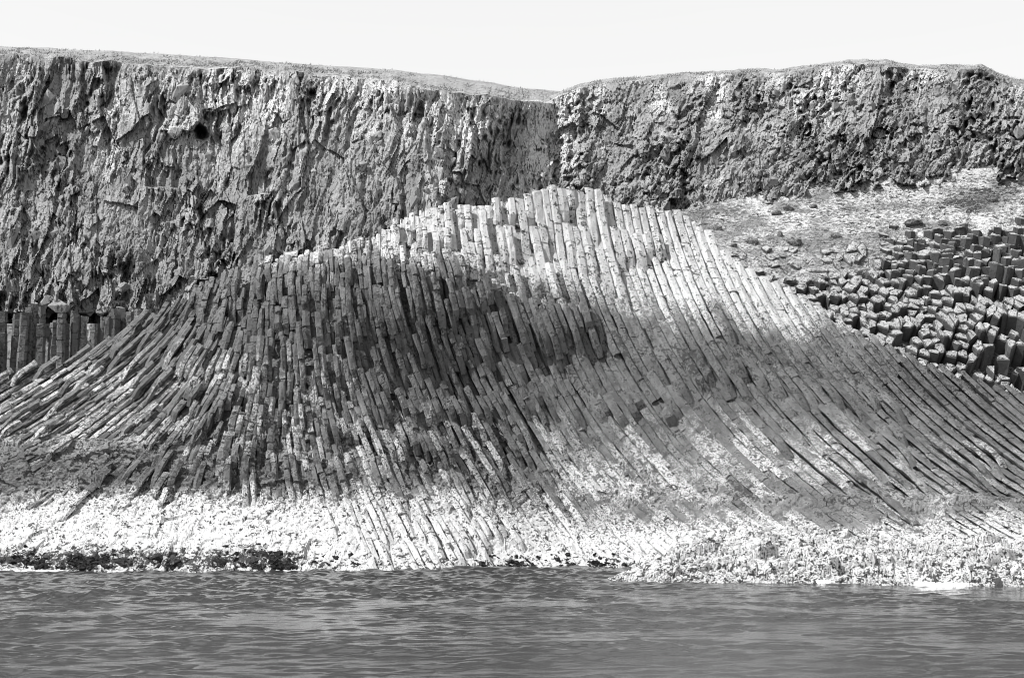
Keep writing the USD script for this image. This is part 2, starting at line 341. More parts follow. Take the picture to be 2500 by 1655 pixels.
def column_mesh(ln, w, layer, rng, pitch=0.40, sink=True):
    """A polygonal prism swept along ln (bottom to top as traced), with cross joints; returns vertices, faces, zone."""
    n = len(ln); px, py = ln[:, 0], ln[:, 1]
    rgh = 1 - 0.5 * max(float(np.clip((lich_low(px.mean()) + 20 - py.mean()) / 80, 0, 1)), float(np.clip((px.mean() - 1450) / 250, 0, 1)))
    Yc = hum_Y(px, py); nr = hum_normal(px, py); 
    along = np.linspace(0, 1, n); dip = np.clip(1 - along / 0.45, 0, 1) ** 1.5 if (sink and layer) else 0 * along    # the lower end runs into the columns below it
    c = P(px, py, Yc) + nr * (layer * pitch + rgh * rng.normal(0, 0.07) - dip * pitch * 1.15)[:, None]
    tg = np.gradient(c, axis=0); tg /= np.linalg.norm(tg, axis=1, keepdims=True)
    sd = np.cross(tg, nr); sd /= np.linalg.norm(sd, axis=1, keepdims=True); nn = np.cross(sd, tg)
    wm = w * Yc[:, None] / F
    s_len = np.concatenate([[0], np.cumsum(np.linalg.norm(np.diff(c, axis=0), axis=1))])
    kind = rng.uniform(); a = 0.62 * wm.mean() * rng.uniform(0.65, 1.25) * (0.35 + 0.65 * rgh); j = rng.uniform(-0.12, 0.12, (6, 2))
    if kind < 0.55:
        prof = np.array([(-1, 0.05), (-0.5, 1), (0.5, 1), (1, -0.05), (0.5, -1), (-0.5, -1)])
    elif kind < 0.8:
        prof = np.array([(-1, 0.45), (-0.05, 1.1), (1, 0.5), (0.95, -0.5), (0.05, -1.1), (-0.95, -0.5)])
    else:
        prof = np.array([(-1, 0.6), (-0.55, 1.0), (0.75, 0.85), (1, 0.1), (0.4, -1), (-0.6, -1)])
    prof = prof + j * np.array([0.6, 1.0])
    u = []; off = []; scl = []
    cuts = []; jl = np.interp(px.mean(), [700, 1100, 1500], [1.0, 1.5, 3.2]); p = rng.uniform(0.3, 1.6) * jl
    while p < s_len[-1] - 0.3: cuts.append(p); p += rng.uniform(0.4, 1.9) * jl
    base_u = np.arange(0, n, 2, float) if n > 6 else np.arange(n, dtype=float)
    if base_u[-1] != n - 1: base_u = np.append(base_u, n - 1)
    samples = [(np.interp(t, np.arange(n), s_len), 1.0) for t in base_u]
    o = rng.normal(0, 0.015, 2); seq = []
    marks = sorted([(s, 'r') for s, _ in samples] + [(s, 'c') for s in cuts])
    for s, k in marks:
        if k == 'r':
            if any(abs(s - q) < 0.06 for q in cuts): continue
            seq.append((s, 1.0, o))
        else:
            g = 1 - rgh * rng.uniform(0.02, 0.09); o2 = rgh * rng.normal(0, 0.034, 2)
            seq += [(s - 0.028, 1.0, o), (s - 0.010, g, (o + o2) / 2), (s + 0.010, g, (o + o2) / 2), (s + 0.028, 1.0, o2)]; o = o2
    rings = []; zs = []; segj = []; tone = np.interp(px.mean(), [900, 1400], [0.09, 0.055]) * rng.normal(0, 1, len(cuts) + 1)
    for q, (s, sc, of) in enumerate(seq):
        s = min(max(s, 0), s_len[-1])
        get = lambda arr: np.array([np.interp(s, s_len, arr[:, k]) for k in range(arr.shape[1])])
        C, SD, NN, W = get(c), get(sd), get(nn), get(wm); PXY = get(ln); T = get(tg)
        lr = np.where(prof[:, 0] < 0, W[0], W[1]) * (1.08 + 0.2 * (1 - rgh))
        ring = C + (prof[:, 0] * lr * sc + of[0])[:, None] * SD + (prof[:, 1] * a * sc + of[1])[:, None] * NN
        if q in (0, len(seq) - 1): ring = ring + (rng.uniform(-0.25, 0.25) * prof[:, 0] * W.mean() + rng.uniform(-0.2, 0.25) * prof[:, 1] * a)[:, None] * T
        ring = ring + rng.normal(0, 0.016, ring.shape); rings.append(ring); zs.append(np.repeat(PXY[None], 6, 0)); segj.append(np.full(6, tone[np.searchsorted(cuts, s)]))
    R = len(rings); v = np.vstack(rings); f = []
    for r in range(R - 1):
        for k in range(6):
            k2 = (k + 1) % 6; A, B, C_, D = r * 6 + k, r * 6 + k2, (r + 1) * 6 + k2, (r + 1) * 6 + k
            f += [(A, C_, B), (A, D, C_)]
    zs = np.vstack(zs)
    v = np.vstack([v, rings[0].mean(0), rings[-1].mean(0)]); zs = np.vstack([zs, zs[0], zs[-1]])
    b0, b1 = len(v) - 2, len(v) - 1
    for k in range(6):
        k2 = (k + 1) % 6
        f += [(b0, k, k2), (b1, (R - 1) * 6 + k2, (R - 1) * 6 + k)]
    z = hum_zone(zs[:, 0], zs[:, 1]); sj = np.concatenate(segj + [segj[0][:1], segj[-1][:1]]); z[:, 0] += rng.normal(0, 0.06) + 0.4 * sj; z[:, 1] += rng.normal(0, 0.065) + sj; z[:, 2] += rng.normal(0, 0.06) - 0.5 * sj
    return v, np.array(f), z

def trimmed_top(px, py, jit):
    return py > top_line(px) + jit

hummock = thing('basalt_hummock', 'great hummock of bent grey basalt columns rising from the white shore in the middle', 'rock outcrop')
def build_columns():
    pieces = []
    for layer in range(4):
        dsep = (15.5, 17.5, 16.0, 20.0)[layer]
        lines = streamlines(dsep, 100 + layer); W = side_widths(lines, dsep); rng = np.random.default_rng(500 + layer)
        for ln, w in zip(lines, W):
            px, py = ln[:, 0], ln[:, 1]
            mid = len(ln) // 2; group = float(f2d(px[mid:mid + 1] / 75, py[mid:mid + 1] / 400, 2, 88)[0]) - 0.5       # neighbours break off together
            jit = 60 * group + rng.normal(0, 5); tj = 0.9 * group + rng.normal(0, 0.12)
            t = thickness(px, py, jit) + tj
            keep = py > top_line(px) + 4 + 14 * (f2d(px / 55, px * 0, 2, 89) - 0.5) + rng.normal(0, 2.5)
            if layer: keep &= t > layer - 0.1
            keep &= t < layer + 2.6
            low = np.interp(px, [0, 500, 700, 850, 1000], [1175, 1190, 1210, 1300, 1500]) + 40 * rng.normal()
            if layer: keep &= py < low
            idx = np.flatnonzero(keep)
            if len(idx) == 0: continue
            for run in np.split(idx, np.flatnonzero(np.diff(idx) > 1) + 1):
                # long runs break into lengths at a few joints
                start = 0
                while start < len(run):
                    ln_ = int(rng.integers(6, 19) if px[run[start]] < 900 else rng.integers(8, 30) if px[run[start]] < 1450 else rng.integers(14, 60)); seg = run[start:start + ln_ + 1]
                    if len(run) - start - ln_ < 6: seg = run[start:]
                    start = run.size if seg[-1] == run[-1] else start + ln_
                    if len(seg) < (6 if layer else 4): continue
                    if layer and rng.uniform() < np.interp(px[seg].mean(), [500, 1000, 1600, 1900], [0.24, 0.16, 0.10, 0.06]): continue      # fallen pieces leave dark slots
                    v, f, z = column_mesh(ln[seg], w[seg], layer, rng)
                    seen = float(np.sum((w[seg].sum(1) * 9.0)[(thickness(px[seg], py[seg]) < layer + 0.9)]))
                    cx = px[seg].mean()
                    if not 0 < cx < 2500: seen *= 0.1
                    pieces.append((seen, v, f, z))
    pieces.sort(key=lambda p: -p[0])
    for s, v, f, z in pieces[:300]: obj('column', v, f, M_col, hummock, zone=z)
    v, f, z = merge([p[1:] for p in pieces[300:]])
    tag(obj('smaller_columns', v, f, M_col, hummock, zone=z), kind='stuff')
    print('columns', len(pieces), 'triangles', sum(len(p[2]) for p in pieces))

def rubble(px, py, amp=1.0):
    a, b = px / 47 + 0.35 * py / 47, py / 47
    a = a + 0.5 * (f2d(a * 1.5, b * 1.5, 3, 2) - 0.5); b = b + 0.5 * (f2d(a * 1.5 + 7, b * 1.5, 3, 2) - 0.5)
    d = blocks(a * 0.8, b * 1.1, 3, 0.14, 0.9) + blocks(a * 2, b * 2.6, 9, 0.09, 1.1) + blocks(a * 5, b * 6, 14, 0.05, 1.0)
    return amp * (d + 0.25 * (f2d(a * 1.5, b * 1.5, 4, 8) - 0.5))

def core_offset(PX, PY):
    rub = np.clip((PY - np.interp(PX, [0, 500, 700, 850, 1200, 1500, 1700], [1040, 1060, 1080, 1095, 1105, 1130, 1185])) / 40, 0, 1)
    return -0.20 + (0.36 + 0.30 * (f2d(PX / 60, PY / 45, 3, 31) - 0.5)) * rub + rubble(PX, PY, 0.35 + 0.6 * rub)

def build_core_and_shore():
    # the rock behind and under the columns, closed over the ridge to the back
    xs = np.arange(-480, 2980, 3.6); tt = np.linspace(0, 1, 210)
    PX, T = np.meshgrid(xs, tt); top = top_line(PX) + 10; PY = top + T * (1205 - top)
    Y = hum_Y(PX, PY); n = hum_normal(PX, PY)
    off = core_offset(PX, PY)
    front = P(PX, PY, Y) + n * off[..., None]
    back = []
    for dy, dz in ((0.8, 0.05), (2.5, -0.8), (5, -3), (7, -8)):
        r = front[0].copy(); r[:, 1] += dy; r[:, 2] += dz; back.append(r)
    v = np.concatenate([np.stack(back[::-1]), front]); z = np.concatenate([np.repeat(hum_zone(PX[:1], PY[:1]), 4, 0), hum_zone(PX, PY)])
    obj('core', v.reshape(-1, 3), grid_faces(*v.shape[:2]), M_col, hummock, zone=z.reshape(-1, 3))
    # the shore: from the foot of the hummock into the water
    xs = np.arange(-480, 2980, 2.5); pys = np.arange(1205, 1470, 2.5)
    PX, PY = np.meshgrid(xs, pys); Y = hum_Y(PX, PY); n = hum_normal(PX, PY)
    fine = np.interp(PX, [0, 750, 900, 1500, 1900], [0.55, 0.5, 0.35, 0.35, 0.7]) * np.interp(PY, [1205, 1330, 1390], [0.8, 0.9, 1.4])
    e = np.clip((PY - 1205) / 25, 0, 1)
    rise = np.interp(PX, [0, 700, 850, 1000, 1500, 1750], [1.2, 1.3, 1.4, 1.3, 0.85, 0.35])
    e = np.clip((PY - 1205) / 60, 0, 1); off = (1 - e) * core_offset(PX, PY) + e * (-0.16 + 0.30 * rise + rubble(PX, PY, fine))
    v = P(PX, PY, Y) + n * off[..., None]
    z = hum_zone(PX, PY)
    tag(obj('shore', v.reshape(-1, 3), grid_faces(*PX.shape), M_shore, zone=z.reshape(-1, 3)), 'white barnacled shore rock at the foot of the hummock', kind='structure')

# ------------------------------------------------------------------ the skerry at the right of the water
def build_skerry():
    xs = np.arange(3.0, 34, 0.055); ys = np.arange(63, 83, 0.06)
    X, Y = np.meshgrid(xs, ys)
    front = np.interp(X, [3, 4.4, 5.5, 9.8, 15, 18, 21.2, 34], [74.5, 73.2, 72.3, 71.4, 70.0, 69.0, 67.9, 64]) + 1.0 * (f2d(X / 1.6, X * 0 + 3, 3, 41) - 0.5)
    back = np.interp(X, [3, 4.4, 6, 8, 10, 12, 34], [73.2, 74.2, 76.2, 78.5, 82, 90, 90])
    sf, sb = Y - front, back - Y
    h = np.interp(X, [4.2, 6, 9, 12, 20], [0.15, 0.95, 1.45, 1.5, 1.35])
    z = h * (1 - np.exp(-np.clip(sf, 0, None) / 1.5)) * np.clip(sb / 1.5, 0, 1) + np.where(sf < 0, sf * 0.6, 0) + np.where(sb < 0, sb * 0.6, 0)
    z = z + np.clip((Y - 76) * 0.05, 0, 0.3)
    d = blocks(X * 0.8 + 0.3 * Y, Y * 0.8, 50, 0.24, 1.3, 0.25, 0.08) + blocks(X * 1.7, Y * 1.7, 57, 0.11, 1.2, 0.16, 0.12) + blocks(X * 4.5, Y * 4.5, 63, 0.022, 1.8) + 0.2 * (f2d(X, Y, 4, 12) - 0.5)
    z = np.maximum(z + d * np.clip(0.3 + z, 0.2, 1.0) * 1.1 - 0.03, -1.5)
    zone = np.stack([0.82 + 0 * z, 0 * z, 0.26 + 0.26 * np.clip(1 - z / 0.8, 0, 1) + 0.6 * (f2d(X / 0.9, Y / 0.9, 3, 71) - 0.5)], -1)
    v = np.stack([X, Y, z], -1)
    tag(obj('skerry', v.reshape(-1, 3), grid_faces(*X.shape, flip=True), M_shore, zone=zone.reshape(-1, 3)),
        'low white barnacled rock shelf jutting into the water at the right', 'rock shelf')

# ------------------------------------------------------------------ the cliffs
left_sky = poly([(-600, 95), (0, 114), (211, 122), (422, 133), (633, 149), (844, 164), (1003, 175), (1108, 188), (1214, 204), (1287, 216), (1361, 223), (1500, 240)])
left_edge = poly([(-600, 120), (0, 130), (211, 145), (422, 165), (633, 170), (844, 186), (1003, 205), (1108, 225), (1214, 245), (1287, 250), (1361, 262), (1500, 280)])
right_sky = poly([(1250, 300), (1340, 240), (1372, 222), (1414, 206), (1477, 193), (1562, 188), (1646, 179), (1752, 174), (1815, 169), (1900, 169), (1963, 163), (2005, 156), (2068, 148), (2163, 146), (2216, 158), (2280, 160), (2396, 158), (2427, 174), (2469, 190), (2500, 197), (3000, 290)])
grass_top = poly([(1300, 560), (1600, 545), (1700, 520), (1850, 485), (2000, 447), (2200, 430), (2500, 422), (3000, 410)])
left_Y = Field([(-400, 150, 110), (-400, 450, 108.5), (-400, 740, 104), (0, 150, 112), (0, 400, 109.5), (0, 740, 104), (300, 740, 105), (300, 450, 109), (500, 165, 113), (500, 450, 110), (600, 650, 107), (900, 200, 113.5), (900, 400, 110.5), (900, 560, 108),
    (1050, 220, 114), (1060, 350, 111), (1080, 500, 108.5), (1180, 300, 115.5), (1250, 240, 118.5), (1250, 380, 117), (1250, 480, 114.5), (1340, 260, 121.5), (1340, 400, 120), (1340, 500, 118), (1500, 400, 126)], x=(-520, 1600), y=(60, 1000))
_le = left_edge
left_edge = lambda x: left_sky(x) + 8 + 0.5 * (_le(x) - left_sky(x)) + 44 * (f2d(np.asarray(x, float) / 55, 0 * np.asarray(x, float) + 2.2, 4, 16) - 0.38)
right_Y = Field([(1260, 300, 123), (1260, 500, 120), (1340, 240, 121.5), (1340, 400, 119.5), (1340, 520, 117.5), (1430, 210, 122), (1430, 350, 120.5), (1430, 520, 117), (1600, 190, 123), (1600, 350, 119.5), (1600, 520, 116.5), (1800, 180, 123), (1800, 330, 119.5), (1800, 480, 116.5), (2150, 155, 123.5), (2150, 300, 119.5), (2150, 430, 117),
    (2500, 205, 124.5), (2500, 320, 120), (2500, 420, 117.5), (2900, 250, 124), (2900, 420, 117)], x=(1100, 3020), y=(60, 800))

def cliff_disp(px, py, lean, seed, blocky):
    a, b = px / 36.0, py / 36.0
    wa = 0.9 * (f2d(a * 0.5, b * 0.5, 3, seed + 90) - 0.5); wb = 0.9 * (f2d(a * 0.5 + 9, b * 0.5, 3, seed + 91) - 0.5)
    wa = wa + 0.16 * (f2d(a * 2.4, b * 2.4, 2, seed + 92) - 0.5); wb = wb + 0.16 * (f2d(a * 2.4 + 5, b * 2.4, 2, seed + 93) - 0.5)
    u, v = 1.15 * (a + lean * b + wa), 1.1 * (b + wb)
    calm = np.clip(3.0 * (f2d(a / 2.2 + 4, b / 3.6, 3, seed + 40) - 0.40), 0.05, 1.3)
    k = 1 + 0.9 * blocky
    d = blocks(u * 0.45, v * 0.20, seed, 0.45, 1.2) + (0.3 + calm) * blocks(u * 1.15, v * 0.42 * k, seed + 10, 0.26, 2.2)
    d += (0.2 + calm) * blocks(u * 2.3, v * (0.26 + 0.9 * blocky), seed + 20, 0.25, 2.0) + (0.12 + calm) * blocks(u * 4.6, v * 1.5 * k, seed + 30, 0.10, 2.0) + 0.035 * blocks(u * 9, v * 3 * k, seed + 35, 1.0, 1.5)
    slot = f2d(u * 1.5, v * (0.45 + 0.9 * blocky), 3, seed + 70)
    d -= 0.95 * np.clip((slot - 0.575) * 9, 0, 1) * np.clip(calm * 1.4, 0.2, 1)
    slot2 = f2d(u * 3.0 + 8, v * (1.1 + 1.4 * blocky), 2, seed + 75); d -= 0.75 * np.clip((slot2 - 0.585) * 9, 0, 1) * np.clip(calm * 1.4, 0.2, 1)
    return d + 1.0 * (f2d(a * 0.22, b * 0.16, 3, seed + 50) - 0.5)

def build_left_cliff():
    c = thing('cliff_left', 'tall craggy grey cliff with a grassy top at the left', None, kind='structure')
    xs = np.arange(-460, 1470, 2.2)
    rows = []; zones = []
    # grass top: from behind the skyline down to the edge
    for t in np.linspace(-1.2, 0, 16, endpoint=False):
        k = t + 1
        py = left_edge(xs) + np.where(k > 0, (1 - k), 1.0) * (left_sky(xs) - left_edge(xs)) + (np.abs(k) * 260 if k < 0 else 0)
        Y = left_Y(xs, left_edge(xs)) + 24 * (1 - k)
        q = P(xs, py, Y); q[:, 2] += 0.30 * (f2d(xs / 60, np.full_like(xs, t * 5), 3, 17) - 0.5)
        rows.append(q); zones.append(np.stack([0 * xs, 0.40 + 0 * xs, 0.22 + 0 * xs], -1))
    bot = np.interp(xs, [-460, 330, 420, 600, 1470], [790, 790, 800, 800, 640])
    nt = 290; D = None
    T = np.linspace(0, 1, nt)[:, None]; PX = np.broadcast_to(xs, (nt, len(xs))); PY = left_edge(xs) + T * (bot - left_edge(xs))
    D = cliff_disp(PX, PY, 0.16, 200, 0.15) * 0.92 * np.clip((PY - left_edge(PX)) / 25, 0.0, 1)
    Y = left_Y(PX, PY) - D
    cave = np.clip(1.1 - np.hypot((PX - 490 - 0.25 * (PY - 322)) / 19, (PY - 322) / 21) + 0.9 * (f2d(PX / 16, PY / 16, 3, 6) - 0.5), 0, 1); Y = Y + 3.2 * np.clip(cave * 1.6, 0, 1)
    # under the overhang at the lower left the face steps back behind the colonnade
    Y = Y + 2.2 * np.clip((PY - 764 - 14 * (f2d(PX / 25, PX * 0, 2, 4) - 0.5)) / 3, 0, 1) * np.clip((380 - PX) / 40, 0, 1)
    front = P(PX, PY, Y)
    wob = f2d(PX / 90, PY / 160, 4, 23) - 0.5
    pale = np.clip(0.58 - (PY - left_edge(PX)) / 700 + 1.8 * wob, -0.3, 0.8)
    pale = np.maximum(pale, 0.65 * np.exp(-((PX - 850 - 0.1 * (PY - 200)) / 30) ** 2) * np.clip((420 - PY) / 200, 0, 1))
    pale = np.maximum(pale, 0.45 * np.clip(1 - (PY - left_edge(PX)) / 40, 0, 1))
    pale = np.maximum(pale, (0.75 + 1.2 * wob) * np.exp(-((PX - 1320) / 70) ** 2))
    zf = np.stack([0.05 + 0 * PX, pale, 0.22 + 0.5 * (f2d(PX / 50, PY / 90, 3, 29) - 0.5)], -1)
    v = np.concatenate([np.stack(rows), front]); z = np.concatenate([np.stack(zones), zf])
    obj('cliff_face', v.reshape(-1, 3), grid_faces(*v.shape[:2]), M_cliff, c, zone=z.reshape(-1, 3))
    return c, front, PX, PY, zf

def build_right_cliff():
    c = thing('cliff_right', 'craggy grey cliff of broken blocks above the grassy slope at the right', None, kind='structure')
    xs = np.arange(1290, 2960, 2.2)
    edge = right_sky(xs) + 10
    rows, zones = [], []
    for k in (-0.4, -0.2, 0, 0.12, 0.25, 0.4, 0.55, 0.7, 0.85):
        py = edge - 10 * np.clip(k * 1.0 if k < 0 else (1 - k), 0, 1) + (abs(k) * 500 if k < 0 else 0)
        py = np.where(k < 0, right_sky(xs) + abs(k) * 300, right_sky(xs) + 10 * k)
        q = P(xs, py, right_Y(xs, edge) + 12 * (1 - k)); q[:, 2] += 0.5 * (f2d(xs / 22, np.full_like(xs, k * 6), 4, 19) - 0.5)
        rows.append(q); zones.append(np.stack([0 * xs, 0.40 + 0 * xs, 0.24 + 0 * xs], -1))
    bot = np.maximum(grass_top(xs) + 25, 0) + np.interp(xs, [1290, 1600, 1700], [30, 30, 0])
    nt = 175
    T = np.linspace(0, 1, nt)[:, None]; PX = np.broadcast_to(xs, (nt, len(xs))); PY = edge + T * (bot - edge)
    PX = PX + 46 * (f2d(PY / 30, 0 * PY + 1.7, 3, 38) - 0.5) * np.clip((1450 - PX) / 130, 0, 1)
    D = cliff_disp(PX, PY, 0.28, 300, 1.0) * np.clip((PY - edge) / 18, 0.1, 1)
    wob = f2d(PX / 70, PY / 90, 4, 33) - 0.5
    low = np.clip((PY - edge) / (bot - edge), 0, 1)
    D = D * (0.6 + 0.7 * low)
    front = P(PX, PY, right_Y(PX, PY) - D)
    pale = np.clip(0.48 - 0.45 * low + 1.8 * wob, -0.3, 0.75)
    pale = np.maximum(pale, (0.72 + 1.2 * wob) * np.exp(-((PX - 1360) / 90) ** 2))
    pale = np.maximum(pale, 0.85 * np.exp(-((PX - 1745) / 22) ** 2 - ((PY - 280) / 25) ** 2))
    zf = np.stack([0.05 + 0 * PX, pale, 0.24 + 0.5 * (f2d(PX / 50, PY / 60, 3, 39) - 0.5)], -1)
    v = np.concatenate([np.stack(rows), front]); z = np.concatenate([np.stack(zones), zf])
    obj('cliff_face', v.reshape(-1, 3), grid_faces(*v.shape[:2]), M_cliff, c, zone=z.reshape(-1, 3))
    return c, front, PX, PY, zf

def rocks_on(c, front, PX, PY, zf, n, rng, name, size, region, elong):
    """Single blocks that stand out of a cliff face, each a part of the cliff."""
    made = 0
    while made < n:
        i, j = rng.integers(4, PX.shape[0] - 4), rng.integers(4, PX.shape[1] - 4)
        if not region(PX[i, j], PY[i, j], rng): continue
        s = size * rng.lognormal(0, 0.35)
        v, f = rock((s * rng.uniform(0.7, 1.2), s * rng.uniform(0.6, 0.9), s * rng.uniform(0.8, 1.2) * elong), rng, n=int(rng.integers(9, 14)))
        th = math.radians(rng.normal(18, 16)); ct, st = math.cos(th), math.sin(th)       # leaning to the right like the rest of the face
        v = v @ np.array([[ct, 0, -st], [0, 1, 0], [st, 0, ct]])
        v = v + front[i, j] + np.array([0, rng.uniform(0.05, 0.35) * s, 0])
        obj(name, v, f, M_cliff, c, zone=np.repeat(zf[i, j][None] + np.array([[0, rng.normal(0, 0.12), 0]]), len(v), 0)); made += 1

# ------------------------------------------------------------------ grassy slope, stepped columns and colonnade
slope_Y = Field([(1560, 620, 104), (1560, 500, 113), (1700, 700, 103), (1700, 620, 106.5), (1700, 520, 115), (1850, 700, 104.5), (1850, 600, 110), (1850, 470, 117.5), (2150, 760, 105), (2150, 620, 110), (2150, 420, 118.5), (2500, 950, 103), (2500, 800, 105), (2500, 620, 110), (2500, 570, 111.5), (2500, 410, 119), (2350, 930, 102.5), (2050, 800, 103), (1900, 720, 104.5), (2900, 900, 103.5), (2900, 400, 119)], x=(1400, 3020), y=(300, 1100))

def build_slope():
    xs = np.arange(1560, 2960, 3.2); tt = np.linspace(0, 1, 150)
    PX, T = np.meshgrid(xs, tt); t0 = grass_top(PX) - 14; PY = t0 + T * (np.interp(PX, [1560, 1900, 2100, 2500, 2960], [720, 860, 960, 1000, 1000]) - t0)
    Y = slope_Y(PX, PY) + np.clip((PY - np.interp(PX, [1560, 1900, 2100, 2500], [690, 700, 660, 600])) / 30, 0, 1) * 1.5 - 0.5 * (f2d(PX / 60, PY / 30, 4, 45) - 0.5) - 0.12 * f2d(PX / 9, PY / 6, 2, 47)
    v = P(PX, PY, Y)
    dk = 0.16 + 0.55 * np.exp(-((PX - 2380) / 110) ** 2 - ((PY - 490) / 32) ** 2) + 0.9 * (f2d(PX / 90, PY / 26, 4, 51) - 0.5)
    und = np.clip((PY - np.interp(PX, [1560, 1900, 2100, 2500], [720, 700, 670, 610])) / 30, 0, 1); dk = dk + 0.4 * und
    z = np.stack([0.02 + 0 * PX, -0.6 * und + 0.62 + 1.6 * (f2d(PX / 80, PY / 22, 4, 53) - 0.5), dk], -1)
    tag(obj('grassy_slope', v.reshape(-1, 3), grid_faces(*PX.shape), M_grass_ground, zone=z.reshape(-1, 3)), 'pale grassy slope between the right cliff and the hummock', kind='structure')
    # grass tufts, too many and too small to count
    rng = np.random.default_rng(81); n = 16000
    px = rng.uniform(1580, 2800, n); t = rng.uniform(0, 1, n); g0 = grass_top(px) - 16
    py = g0 + t * (np.interp(px, [1560, 1900, 2100, 2500, 2960], [690, 705, 665, 610, 600]) - g0)
    base = P(px, py, slope_Y(px, py) - 0.1); V, Fc, Z, o = [], [], [], 0
    blade_n = 3
    for k in range(blade_n):
        a = rng.uniform(0, 2 * np.pi, n); h = rng.uniform(0.05, 0.18, n); w = rng.uniform(0.010, 0.03, n)
        lean = np.stack([rng.normal(0.12, 0.15, n), rng.normal(0.10, 0.08, n), h], 1)
        sdv = np.stack([np.cos(a) * w, np.sin(a) * w, 0 * a], 1)
        tri = np.stack([base - sdv, base + sdv, base + lean], 1).reshape(-1, 3)
        V.append(tri); Fc.append(np.arange(3 * n).reshape(n, 3) + o); o += 3 * n
        Z.append(np.repeat(np.stack([0 * a, 0.5 + rng.normal(0, 0.2, n), 0.2 + 0 * a], 1), 3, 0))
    tag(obj('grass', np.vstack(V), np.vstack(Fc), M_grass_ground, zone=np.vstack(Z)), 'short pale grass on the slope under the right cliff', 'grass', kind='stuff')
    # dark rocks lying in the grass
    rock_labels = ['dark rock low on the grassy slope, second from the hummock edge', 'dark rock left of the upright dark stump on the grassy slope', 'broad dark rock just above the first stepped columns', 'small flat rock lowest on the grassy slope',
                   'dark rock above the left end of the stepped columns', 'narrow upright dark rock stump on the grassy slope', 'widest dark rock in the middle of the grassy slope', 'dark rock just under the foot of the right cliff, middle one of three',
                   'dark rock just under the foot of the right cliff, leftmost of three', 'small dark rock right of the widest rock on the grass', 'dark rock in the dark patch of grass at the right', 'tiny dark rock under the right cliff, rightmost of three', 'small dark rock on grass nearest the edge of the hummock']
    for k, (x, y, w, h) in enumerate([(1750, 558, 24, 14), (1835, 590, 30, 18), (1940, 592, 34, 16), (1790, 600, 18, 12), (2040, 575, 24, 14), (1905, 575, 14, 22), (2230, 545, 44, 16), (1925, 508, 26, 10), (1895, 520, 22, 12), (2300, 545, 22, 12), (2420, 485, 30, 18), (1985, 503, 18, 9), (1650, 575, 22, 12)]):
        Yd = float(slope_Y(x, y)) - 0.2; p = P(x, y, Yd); s = Yd / F
        vv, ff = rock((w * s * 1.1, w * s * 0.8, h * s * 1.3), rng, n=26)
        q = obj('dark_rock', vv - np.array([0, 0, 0.12 * h * s]), ff, M_step, zone=np.repeat([[0, 0.42, 0.2]], len(vv), 0))
        UsdGeom.Xformable(q).AddTranslateOp().Set(Gf.Vec3d(*map(float, p)))
        tag(q, rock_labels[k], 'rock', 'dark rocks in the grassy slope')

def prism(poly2, z0, z1, rng, tilt=0.0, bevel=0.03):
    """Upright column from a plan outline: chamfered top, slight tilt of the top face."""
    c = poly2.mean(0); n = len(poly2); g = rng.normal(0, tilt, 2)
    top = z1 + (poly2 - c) @ g
    inner = c + (poly2 - c) * (1 - bevel * 2.5)
    v = [np.c_[poly2, np.full(n, z0)], np.c_[poly2, top - bevel], np.c_[inner, z1 + (inner - c) @ g], [[c[0], c[1], z1 + rng.uniform(0, 0.02)]]]
    v = np.vstack(v); f = []
    for k in range(n):
        k2 = (k + 1) % n
        for r in (0, 1): f += [(r * n + k, r * n + k2, (r + 1) * n + k2), (r * n + k, (r + 1) * n + k2, (r + 1) * n + k)]
        f.append((2 * n + k, 2 * n + k2, 3 * n))
    return v, np.array(f)

